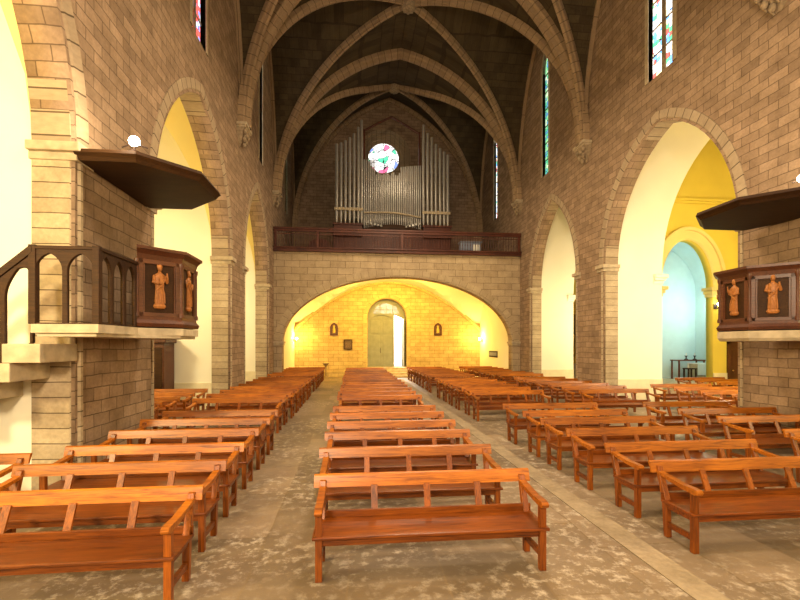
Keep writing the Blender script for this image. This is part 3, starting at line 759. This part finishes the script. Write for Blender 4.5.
# ------------------------------------------------------------------ pews
def make_pew(W=2.32):
    r = empty('church_pew')
    h = W/2
    # sitter faces -y; the back leans away from the seat
    yb = lambda z: -.12+.12*max(0, z-.42)/.4
    bm = BM()   # broad top rail, rolled backwards
    sec = [(-.018, .705), (.012, .702), (.03, .76), (.052, .80), (.062, .82), (.045, .833), (.018, .82), (-.002, .76)]
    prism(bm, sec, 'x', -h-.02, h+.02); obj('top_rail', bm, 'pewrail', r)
    bm = BM(); box(bm, -h+.02, h-.02, -.135, -.105, .425, .50, .006); obj('back_rail', bm, 'pew', r)
    for x in (-.545, .02, .575):
        bm = BM(); prism(bm, [(-.125, .49), (-.10, .49), (-.005, .72), (-.03, .72)], 'x', x-.034, x+.034); obj('back_slat', bm, 'pewv', r)
    bm = BM(); box(bm, -h+.015, h-.015, -.605, -.11, .395, .425, .01); obj('seat', bm, 'pew', r)
    bm = BM(); box(bm, -h+.09, h-.09, -.56, -.535, .325, .395, .004); obj('seat_apron', bm, 'pew', r)
    for s in (-1, 1):
        x = s*(h-.075)
        bm = BM(); prism(bm, [(-.185, 0), (-.125, 0), (-.1, .42), (.022, .78), (-.03, .78), (-.165, .42)], 'x', x-.032, x+.032)
        bmesh.ops.bevel(bm, geom=[e for e in bm.edges], offset=.005, segments=1, affect='EDGES'); obj('rear_leg', bm, 'pewv', r)
        bm = BM(); box(bm, x-.032, x+.032, -.585, -.525, 0, .63, .005); obj('front_leg', bm, 'pewv', r)
        bm = BM(); box(bm, x-.02, x+.02, -.54, -.15, .12, .18, .005); box(bm, x-.02, x+.02, -.54, -.14, .33, .395, .005); obj('side_stretcher', bm, 'pew', r)
        bm = BM()
        sec = [(-.02, .69), (-.17, .668), (-.4, .638), (-.52, .63), (-.6, .618), (-.635, .635), (-.645, .662), (-.62, .685), (-.56, .688), (-.4, .685), (-.17, .71), (-.01, .735)]
        prism(bm, sec, 'x', x-.036, x+.036)
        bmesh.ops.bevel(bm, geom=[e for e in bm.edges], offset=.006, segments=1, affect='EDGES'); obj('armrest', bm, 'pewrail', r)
    return r
proto = make_pew(); used = [False]
def copy_tree(o, parent=None):
    c = o.copy(); C.objects.link(c); c.parent = parent
    for ch in list(o.children): copy_tree(ch, c)
    return c
proto_children = list(proto.children)
def pew(x0, y, label, group, dx=0, rz=None):
    if not used[0]: o = proto; used[0] = True
    else:
        o = proto.copy(); C.objects.link(o)
        for ch in proto_children:
            c = ch.copy(); C.objects.link(c); c.parent = o
    o.location = (x0+1.18, y, 0)
    o.rotation_euler = (0, 0, random.uniform(-.008, .008) if rz is None else rz)
    tag(o, label, 'pew', group)
    return o
far = lambda y0, y1, st, gap=(0, 0): [y for y in (y0+st*i for i in range(int((y1-y0)/st)+1)) if not gap[0] < y < gap[1]]
def rows(x0, near, farr, block, jit=.03, xf=None, sh=()):
    for i, y in enumerate(near):
        pew(x0+(sh[i] if i < len(sh) else 0)+random.uniform(-jit, jit), y, 'orange-brown wooden pew, %s row from the camera in the %s' % (ORD[i], block), 'pews of the '+block)
    for i, y in enumerate(farr):
        n = len(near)+i
        pew((xf if xf is not None else x0)+random.uniform(-jit, jit), y, 'distant wooden pew, %s row from the camera in the %s' % (ORD[n], block), 'pews of the '+block)
rows(-.40, [4.72, 5.95, 7.06, 8.02, 9.05, 10.05], far(12.2, 28.9, 1.12), 'centre block', sh=(0, -.06, -.05, -.04, -.04, -.03), xf=-.43)
rows(-3.97, [4.47, 5.47, 6.43, 7.55, 8.63, 9.7], far(11.95, 28.9, 1.13, (20.2, 21.6)), 'left block', xf=-4.14, sh=(.13, .11, .07, .03))
rows(3.54, [4.87, 5.85, 6.94, 8.03, 8.95, 10.08], far(13.1, 29.6, 1.12, (19.2, 20.6)), 'block right of the central passage')
rows(7.08, [6.5, 7.84, 8.9, 10.05], far(13.15, 29.6, 1.13, (19.2, 20.6)), 'block along the right nave wall')
pew(-6.45, 6.05, 'wooden pew at the left edge of the picture, only its right end showing', 'pews in the side aisles')
for i, y in enumerate(far(11.3, 14.8, 1.13)): pew(-7.0, y, 'wooden pew in the yellow-lit left side chapel, %s row from the camera' % ORD[i], 'pews in the side aisles')
for i, y in enumerate(far(11.3, 14.8, 1.13)): pew(10.6, y, 'wooden pew inside the right side aisle under the tall arch, %s row from the camera' % ORD[i], 'pews in the side aisles')
for i, y in enumerate(far(12.2, 18.3, 1.1)): pew(13.9, y, 'wooden pew by the outer wall of the right side aisle, %s row from the camera' % ORD[i], 'pews in the side aisles')

# ------------------------------------------------------------------ pulpits
def octa(a, rot=0):
    k = math.tan(PI/8)*a
    return [(k, -a), (a, -k), (a, k), (k, a), (-k, a), (-a, k), (-a, -k), (-k, -a)]
def octprism(bm, a, z0, z1, a2=None, wallx=None, s=1):
    A = octa(a); B = octa(a2 if a2 is not None else a)
    def cl(p): return (max(p[0], wallx) if wallx is not None else p[0], p[1])
    va = [bm.verts.new((s*cl(p)[0], p[1], z0)) for p in A]; vb = [bm.verts.new((s*cl(p)[0], p[1], z1)) for p in B]
    bm.faces.new(va); bm.faces.new(vb[::-1])
    for i in range(8): bm.faces.new((va[i], va[(i+1)%8], vb[(i+1)%8], vb[i]))
def figure(parent, loc, ang, flip=1):
    """small carved saint in relief, facing local -y"""
    bm = BM()
    lathe(bm, [(.03,0),(.10,.015),(.125,.05),(.10,.09),(.06,.10)], 14, (0,0,0), .7)
    lathe(bm, [(.085,.09),(.098,.12),(.088,.25),(.082,.36),(.09,.44),(.105,.52),(.095,.57),(.05,.60),(.028,.62),(.028,.64)], 14, (0,0,0), .75)
    ball(bm, (0,-.015,.685), .052, (.9,1,1.15)); ball(bm, (0,.0,.71), .056, (1,.9,.8))       # head and hair
    ball(bm, (0,-.062,.665), .022, (1,.8,1.3))                                                # beard
    f = flip
    tube(bm, [(f*.09,0,.55),(f*.125,-.03,.45),(f*.06,-.10,.42),(f*.0,-.11,.45)], [.036,.034,.026,.02], 8)
    tube(bm, [(-f*.09,0,.55),(-f*.135,-.03,.46),(-f*.12,-.09,.52),(-f*.11,-.11,.60)], [.036,.034,.024,.018], 8)
    box(bm, f*.0-.035, f*.0+.035, -.14, -.10, .41, .50, .006)                                   # book
    for k, (xx, z0, z1) in enumerate(((-.06,.1,.4),(-.03,.1,.3),(.0,.1,.38),(.035,.1,.28),(.065,.1,.42))):  # robe folds
        tube(bm, [(xx*1.2,-.068,z0),(xx*1.1,-.072,(z0+z1)/2),(xx*.7+f*.02,-.066,z1)], [.014,.012,.005], 6)
    tube(bm, [(-f*.09,-.05,.5),(0,-.09,.38),(f*.09,-.05,.3)], [.016,.022,.014], 8)
    o = obj('carved_figure', bm, 'figw', parent, True)
    o.location = loc; o.rotation_euler = (0,0,ang); o.scale = (.85,.6,1.02)
    return o
def make_pulpit(cx, cy, s, label, faces):
    """s=+1: on the left wall bulging towards +x; faces: closed sides of the octagon"""
    a, z0, zt = .87, 2.52, (3.84 if s > 0 else 3.78)
    p = tag(empty('pulpit', (cx, cy, 0)), label, 'pulpit', None)
    wx = ((WL-cx) if s > 0 else (cx-WR))+.02
    bm = BM(); octprism(bm, a-.03, z0+.0, z0+.07, a-.03, wx, s); obj('floor_board', bm, 'oak', p)
    def seg(bm, i, ro0, ro1, ri, za, zb):
        def q(r, k): o = octa(r)[k % 8]; return (s*max(o[0], wx-.0), o[1])
        v = [bm.verts.new((*q(ro0, i), za)), bm.verts.new((*q(ro0, i+1), za)), bm.verts.new((*q(ri, i+1), za)), bm.verts.new((*q(ri, i), za)),
             bm.verts.new((*q(ro1, i), zb)), bm.verts.new((*q(ro1, i+1), zb)), bm.verts.new((*q(ri, i+1), zb)), bm.verts.new((*q(ri, i), zb))]
        for f in ((0,1,2,3),(7,6,5,4),(0,4,5,1),(1,5,6,2),(2,6,7,3),(3,7,4,0)): bm.faces.new([v[k] for k in f])
    O = octa(a)
    for i in faces:
        q0, q1 = O[i], O[(i+1) % 8]
        bm = BM(); seg(bm, i, a-.03, a-.03, a-.09, z0+.02, zt-.1); obj('side_panel', bm, 'oak', p)
        bm = BM(); seg(bm, i, a+.03, a+.05, a-.1, z0, z0+.06); seg(bm, i, a+.05, a+.005, a-.1, z0+.06, z0+.12); seg(bm, i, a+.005, a-.005, a-.1, z0+.12, z0+.18); obj('base_moulding', bm, 'oakm', p)
        bm = BM(); seg(bm, i, a, a+.02, a-.1, zt-.2, zt-.12); seg(bm, i, a+.02, a+.08, a-.1, zt-.12, zt-.05); seg(bm, i, a+.1, a+.1, a-.12, zt-.05, zt); obj('cornice', bm, 'oakm', p)
        mid = Vector(((q0[0]+q1[0])/2*s, (q0[1]+q1[1])/2, 0)); nrm = mid.normalized()
        if abs(mid.x) < .05: nrm = Vector((0, -1 if mid.y < 0 else 1, 0))
        ang = math.atan2(nrm.y, nrm.x)+PI/2
        w = (Vector(q1)-Vector(q0)).length/2
        bm = BM()
        for sx in (-1, 1): box(bm, sx*(w-.05)-.05, sx*(w-.05)+.05, .0, .045, z0+.17, zt-.19, .008)
        box(bm, -w, w, .0, .045, z0+.17, z0+.24, .006); box(bm, -w, w, .0, .045, zt-.27, zt-.19, .006)
        for sx in (-1, 1): box(bm, sx*(w-.115)-.012, sx*(w-.115)+.012, .012, .045, z0+.24, zt-.27)
        f = obj('panel_frame', bm, 'oakm', p); f.location = mid; f.rotation_euler = (0,0,ang)
        f = figure(p, (mid.x-nrm.x*.02, mid.y-nrm.y*.02, z0+.3), ang, 1 if i % 2 else -1)
    for i in sorted({k % 8 for f in faces for k in (f, f+1)}):
        q = O[i]
        if q[0] < wx: continue
        bm = BM(); lathe(bm, [(.045, 0), (.045, .06), (.03, .09), (.03, .84), (.045, .88), (.045, .94)], 10, (s*q[0]*.985, q[1]*.985, z0+.17)); obj('corner_post', bm, 'oakm', p, True)
    return p
def make_canopy(cx, cy, s, label, A=1.25):
    wx = ((WL-cx) if s > 0 else (cx-WR))+.02
    p = tag(empty('pulpit_canopy', (cx, cy, 0)), label, 'canopy')
    z = 5.06 if s > 0 else 4.93
    bm = BM(); octprism(bm, A-.1, z+.02, z+.05, A-.1, wx, s); obj('soffit', bm, 'oak', p)
    bm = BM()
    octprism(bm, A-.06, z, z+.05, A-.02, wx, s); octprism(bm, A-.03, z+.05, z+.1, A+.03, wx, s); octprism(bm, A+.02, z+.1, z+.16, A, wx, s); obj('rim_moulding', bm, 'oak', p)
    bm = BM(); octprism(bm, A-.06, z+.16, z+.27, .5, wx, s); obj('roof', bm, 'oak', p)
    return p
LCX, LCY, RCX, RCY = -3.86, 8.45, 8.69, 8.31
make_pulpit(LCX, LCY, 1, 'dark wooden octagonal pulpit with carved figures on the left pier, beside the stone stair', (0, 1, 2, 3))
rp = make_pulpit(RCX, RCY, -1, 'dark wooden octagonal pulpit with carved figures at the right edge of the picture', (7, 0, 1, 2, 3))
make_canopy(LCX, LCY, 1, 'dark wooden octagonal sounding board above the left pulpit')
make_canopy(RCX, RCY, -1, 'dark wooden octagonal sounding board above the right pulpit')
def spotlight(x, y, z, label, aim):
    o = tag(empty('spotlight', (x, y, z)), label, 'lamp')
    bm = BM(); lathe(bm, [(.1, 0), (.1, .02), (.02, .04), (.02, .12)], 12); obj('lamp_base', bm, 'iron', o, True)
    bm = BM(); ball(bm, (0, 0, .19), .085, seg=16); obj('bulb', bm, 'lamp', o, True)
    bm = BM(); tube(bm, [(-.2, .02, .1), (-.1, .0, .13), (0, 0, .1), (.1, 0, .13), (.2, .02, .1)], .012, 6); obj('bracket', bm, 'iron', o, True)
spotlight(-3.5, 7.5, 5.30, 'bright round lamp on top of the left pulpit canopy', 1)
spotlight(8.5, 7.5, 5.2, 'bright round lamp on top of the right pulpit canopy', -1)
# right stone bracket slab under pulpit
def stone_slab(cx, cy, s, name, label):
    wx = ((WL-cx) if s > 0 else (cx-WR))
    bm = BM(); octprism(bm, .86, 2.3, 2.36, .9, wx, s); octprism(bm, .9, 2.36, 2.5, .9, wx, s)
    o = obj(name, bm, 'slab', rp); o['label'] = label; return o
stone_slab(RCX, RCY, -1, 'stone_bracket', 'pale stone ledge')
# left stair
stair = tag(empty('pulpit_staircase', (WL, 6.9, 0)), 'stone staircase of overhanging steps leading up to the left pulpit', 'staircase')
OFF = Vector((-WL, -6.9, 0))
def sobj(name, bm, m, par=stair):
    for v in bm.verts: v.co += OFF
    return obj(name, bm, m, par)
bm = BM()
land = [(-4.86, 6.42), (-3.46, 6.42), (-3.46, 7.6), (LCX+.37*1.0, LCY-.9), (LCX+.9, LCY-.37), (LCX+.9, LCY+.37), (LCX+.37, LCY+.9), (WL, LCY+.9), (WL, 7.2), (-4.3, 7.2), (-4.3, 7.0), (-4.86, 7.0)]
land = [(-4.34, 6.45), (-3.48, 6.45), (-3.48, LCY-.88), (LCX+.9, LCY-.37), (LCX+.9, LCY+.37), (LCX+.37, LCY+.9), (WL, LCY+.9), (WL, 7.26), (-4.34, 7.26)]
prism(bm, land, 'z', 2.33, 2.5)
bmesh.ops.bevel(bm, geom=[e for e in bm.edges if e.calc_length() > .3 and abs(e.verts[0].co.z-2.33) < .01 and abs(e.verts[1].co.z-2.33) < .01], offset=.05, segments=2, affect='EDGES')
sobj('landing', bm, 'slab')
tr = .38; rs = .262
for i in range(9):
    z1 = 2.5-.27-rs*i; xr = -4.22-tr*i
    if z1 < .2: break
    bm = BM(); box(bm, xr-tr-.1, xr, 6.45, 7.26, z1-.26, z1+.0, .015); sobj('step', bm, 'slab')
# railing
rail = tag(empty('stair_railing', (WL, 6.5, 0)), 'dark brown wooden railing with pointed arches on the left pulpit stair', 'railing')
OFF2 = Vector((-WL, -6.5, 0))
def moved(o, par):
    for v in o.data.vertices: v.co += OFF2
    o.parent = par; return o
def arcade(c0, c1, n, zb, zt, fixed, axis, slope=0., pw=.06):
    """panel with n pointed openings between u=c0..c1; zb,zt at c1, sloping"""
    L = (c1-c0)/n; f = lambda u: (u-c1)*slope
    outl = [(c0, zb+f(c0)), (c1, zb), (c1, zt), (c0, zt+f(c0))]
    holes = []
    for i in range(n):
        a, b = c0+i*L+pw/2, c0+(i+1)*L-pw/2; m_ = (a+b)/2; hw = (b-a)/2
        top = zt-.05; sp = top-.24
        h = [(a, zb+.02+f(a)), (b, zb+.02+f(b))] + [(u, v+f(u)) for u, v in arch_pts(m_, hw, sp, top, 6)[::-1]]
        holes.append(h)
    o = plate('arched_panel', outl, holes, axis, fixed-.028, fixed+.028, 'oak')
    return moved(o, rail)
arcade(-4.33, -3.52, 2, 2.5, 3.52, 6.5, 'y')
arcade(6.5, 7.55, 3, 2.5, 3.52, -3.52, 'x')
arcade(-4.33-tr*5, -4.33, 5, 2.25, 3.46, 6.5, 'y', slope=.84)
for i, (x, y, z0, z1) in enumerate(((-3.52, 6.5, 2.5, 3.58), (-4.33, 6.5, 2.5, 3.58))):
    bm = BM(); box(bm, x-.046, x+.046, y-.046, y+.046, z0, z1, .008)
    for v in bm.verts: v.co += OFF2
    obj('newel_post', bm, 'oak', rail)
bm = BM(); box(bm, -4.36, -3.47, 6.455, 6.545, 3.52, 3.57, .01); box(bm, -3.565, -3.475, 6.5, 7.6, 3.52, 3.57, .01)
prism(bm, [(-4.33-tr*5, 3.46-.84*tr*5), (-4.33, 3.47), (-4.33, 3.56), (-4.36, 3.56), (-4.33-tr*5, 3.55-.84*tr*5)], 'y', 6.45, 6.55)
for v in bm.verts: v.co += OFF2
obj('handrail', bm, 'oak', rail)

# ------------------------------------------------------------------ side chapel furniture
o = tag(empty('confessional', (-6.9, 15.3, 0)), 'dark brown wooden confessional partly hidden behind the left pulpit pier', 'confessional')
bm = BM(); box(bm, -.85, .85, -.4, .42, .05, 2.3, .01); obj('body', bm, 'oakm', o)
bm = BM(); box(bm, -.92, .92, -.48, .44, 2.3, 2.45, .02); box(bm, -.9, .9, -.45, .44, 0, .12, .01); obj('cornice', bm, 'oakm', o)
for x in (-.8, -.25, .3):
    bm = BM(); box(bm, x, x+.5, -.43, -.4, .25, 2.15, .01); obj('door', bm, 'oak', o)
# gilded altarpiece in the right aisle
o = tag(empty('altarpiece', (14.15, 27.4, 0)), 'tall gilded altarpiece glimpsed through the second arch on the right', 'altarpiece')
bm = BM(); box(bm, -1.3, 1.3, -.8, .3, 0, 1.05, .02); obj('altar_block', bm, 'slab', o)
bm = BM(); box(bm, -1.2, 1.2, 0, .3, 1.05, 1.5, .02); box(bm, -1.3, 1.3, -.05, .3, 4.3, 4.55, .02); prism(bm, [(-1.3, 4.55), (1.3, 4.55), (0, 5.6)], 'y', 0, .3); obj('gilded_frame', bm, 'gold', o)
for x in (-1.05, -.4, .4, 1.05):
    bm = BM(); lathe(bm, [(.13, 1.5), (.13, 1.6), (.09, 1.65), (.08, 4.1), (.13, 4.2), (.14, 4.3)], 14, (x, .05, 0)); obj('column', bm, 'gold', o, True)
bm = BM(); box(bm, -1.1, 1.1, .1, .25, 1.5, 4.3); obj('back_panel', bm, 'paint', o)
bm = BM(); lathe(bm, [(.2, 1.6), (.3, 1.7), (.22, 2.4), (.26, 2.9), (.1, 3.1), (.13, 3.3), (.1, 3.45)], 14, (0, 0, 0), .6); obj('statue', bm, 'gold', o, True)
# table and altar in the pale chapel
o = tag(empty('altar_table', (18.15, 21.0, .42), PI/2), 'table draped with a white cloth in the pale blue chapel on the right', 'table'); o.scale = (.72, .72, 1)
bm = BM(); box(bm, -.42, .42, -.9, .9, .05, .86, .02); obj('table_body', bm, 'slab', o)
bm = BM(); box(bm, -.5, .5, -.98, .98, .86, .9, .01); box(bm, -.5, -.47, -.98, .98, .3, .88, .006); box(bm, .47, .5, -.98, .98, .3, .88, .006); obj('cloth', bm, 'cloth', o)
o = tag(empty('side_table', (18.0, 22.0, .42), PI/2), 'light wooden table behind the white draped table in the pale chapel', 'table'); o.scale = (.8, .8, 1)
bm = BM(); box(bm, -.4, .4, -1.0, 1.0, .98, 1.04, .01); obj('table_top', bm, 'pew', o)
for x in (-.33, .33):
    for y in (-.9, .9): bm = BM(); box(bm, x-.04, x+.04, y-.04, y+.04, 0, .98, .005); obj('leg', bm, 'pew', o)
o = tag(empty('stool', (17.05, 20.7, .42)), 'small dark wooden stool beside the white draped table', 'stool')
bm = BM(); box(bm, -.25, .25, -.2, .2, .6, .66, .01); obj('seat', bm, 'oak', o)
for x in (-.2, .2):
    for y in (-.15, .15): bm = BM(); box(bm, x-.03, x+.03, y-.03, y+.03, 0, .6); obj('leg', bm, 'oak', o)
for k, (yy, lb) in enumerate(((17.9, 'left'), (18.4, 'right'))):
    o = tag(empty('candle_holder', (yy, 22.0, 1.46)), 'small dark candle holder on the light wooden table, the %s one' % lb, 'candle holder', 'candle holders in the pale chapel')
    bm = BM(); lathe(bm, [(.1, 0), (.1, .03), (.03, .06), (.03, .16), (.08, .2), (.08, .22)], 12); obj('stand', bm, 'iron', o, True)
    bm = BM(); lathe(bm, [(.03, .22), (.03, .36)], 8); obj('candle', bm, 'cloth', o, True)
sconce(16.92, YF-.02, 4.05, -1, 'white glowing wall lamp beside the pale chapel arch', 'lampc')
C.objects['wall_lamp.002'].rotation_euler.z = PI/2
sconce(XR0+.02+.0, 23.2, 2.9, 1, 'yellow glowing lamp seen through the second arch on the right')

# ------------------------------------------------------------------ light
def area(name, loc, size, power, col, target=None, sy=None, spread=None):
    l = bpy.data.lights.new(name, 'AREA'); l.energy = power; l.color = col; l.size = size
    if sy: l.shape = 'RECTANGLE'; l.size_y = sy
    if spread: l.spread = spread
    o = bpy.data.objects.new(name, l); C.objects.link(o); o.location = loc
    if target: o.rotation_euler = (Vector(target)-Vector(loc)).to_track_quat('-Z', 'Y').to_euler()
    return o
def point(name, loc, power, col, r=.1):
    l = bpy.data.lights.new(name, 'POINT'); l.energy = power; l.color = col; l.shadow_soft_size = r
    o = bpy.data.objects.new(name, l); C.objects.link(o); o.location = loc; return o
WARM = (1, .79, .52); YEL = (1, .84, .47)
# chapels
for x, y, pw in ((-6.7, 1.2, 1700), (-7.8, 12.3, 620), (-7.8, 19.7, 420)):
    point('chapel_light', (x, y, 4.2), pw, YEL, .35)
point('chapel_light', (12.9, 2.8, 4.2), 700, YEL, .35)
point('chapel_light', (12.6, 11.2, 3.6), 700, (1, .88, .62), .35)
point('chapel_light', (12.9, 20.2, 3.6), 420, YEL, .35)
point('chapel_light', (12.6, 27.6, 5.4), 300, YEL, .3)
point('far_chapel_light', (18.0, 20.6, 4.4), 120, (.85, 1, .93), .3)
point('chapel_light', (16.6, 13.5, 6.5), 420, YEL, .4)
# entrance
point('entrance_lamp_light', (WL+.6, 31.0, 2.8), 220, (1, .62, .12), .1)
point('entrance_lamp_light', (WR-.6, 31.0, 2.8), 220, (1, .62, .12), .1)
area('entrance_fill_light', (XC, 27.2, 6.2), 5, 900, (1, .62, .10), (XC, 31.9, 2.5), 1)  # unseen fill added to brighten the yellow entrance wall
area('entrance_daylight', (DX+.3, YEND+3.6, 5.2), 2.2, 1800, (1, 1, .97), (DX+.9, YEND-1, .2))
# floodlights in the chancel and on the pulpit canopies
area('chancel_flood', (-2.2, -4.5, 5.2), 1.4, 1500, WARM, (6, 9, 1.5))
area('chancel_flood', (6.5, -4.5, 6.5), 1.6, 480, WARM, (1, 14, 3.0))
point('canopy_spot_light', (-3.55, 7.1, 5.62), 60, WARM, .1)
point('canopy_spot_light', (8.3, 7.2, 5.62), 110, WARM, .1)
# unseen area lights added overhead on the axis, washing the nave from above
for y, pw in ((4, 750), (12, 850), (20.0, 470)):
    area('nave_wash', (XC, y, 11.5), 1.6, pw, WARM, (XC, y+1, 0), 1.6)
point('gallery_light', (XC, 25.6, 12.5), 120, WARM, .3)
w = bpy.data.worlds.new('World'); S.world = w; w.use_nodes = True
w.node_tree.nodes['Background'].inputs[0].default_value = (1, .86, .66, 1); w.node_tree.nodes['Background'].inputs[1].default_value = .11

# ------------------------------------------------------------------ camera
cam = bpy.data.cameras.new('camera'); co = bpy.data.objects.new('camera', cam); C.objects.link(co); S.camera = co
F, VP, HY = 440., 353., 346.
cam.sensor_width = 36; cam.lens = F*36/800; cam.shift_y = (HY-300)/800
co.location = (0, 0, 2.2); co.rotation_euler = (PI/2, 0, -math.atan((400-VP)/F)); cam.clip_start = .05
S.view_settings.view_transform = 'Standard'; S.view_settings.look = 'None'; S.view_settings.gamma = 1; S.view_settings.exposure = 0
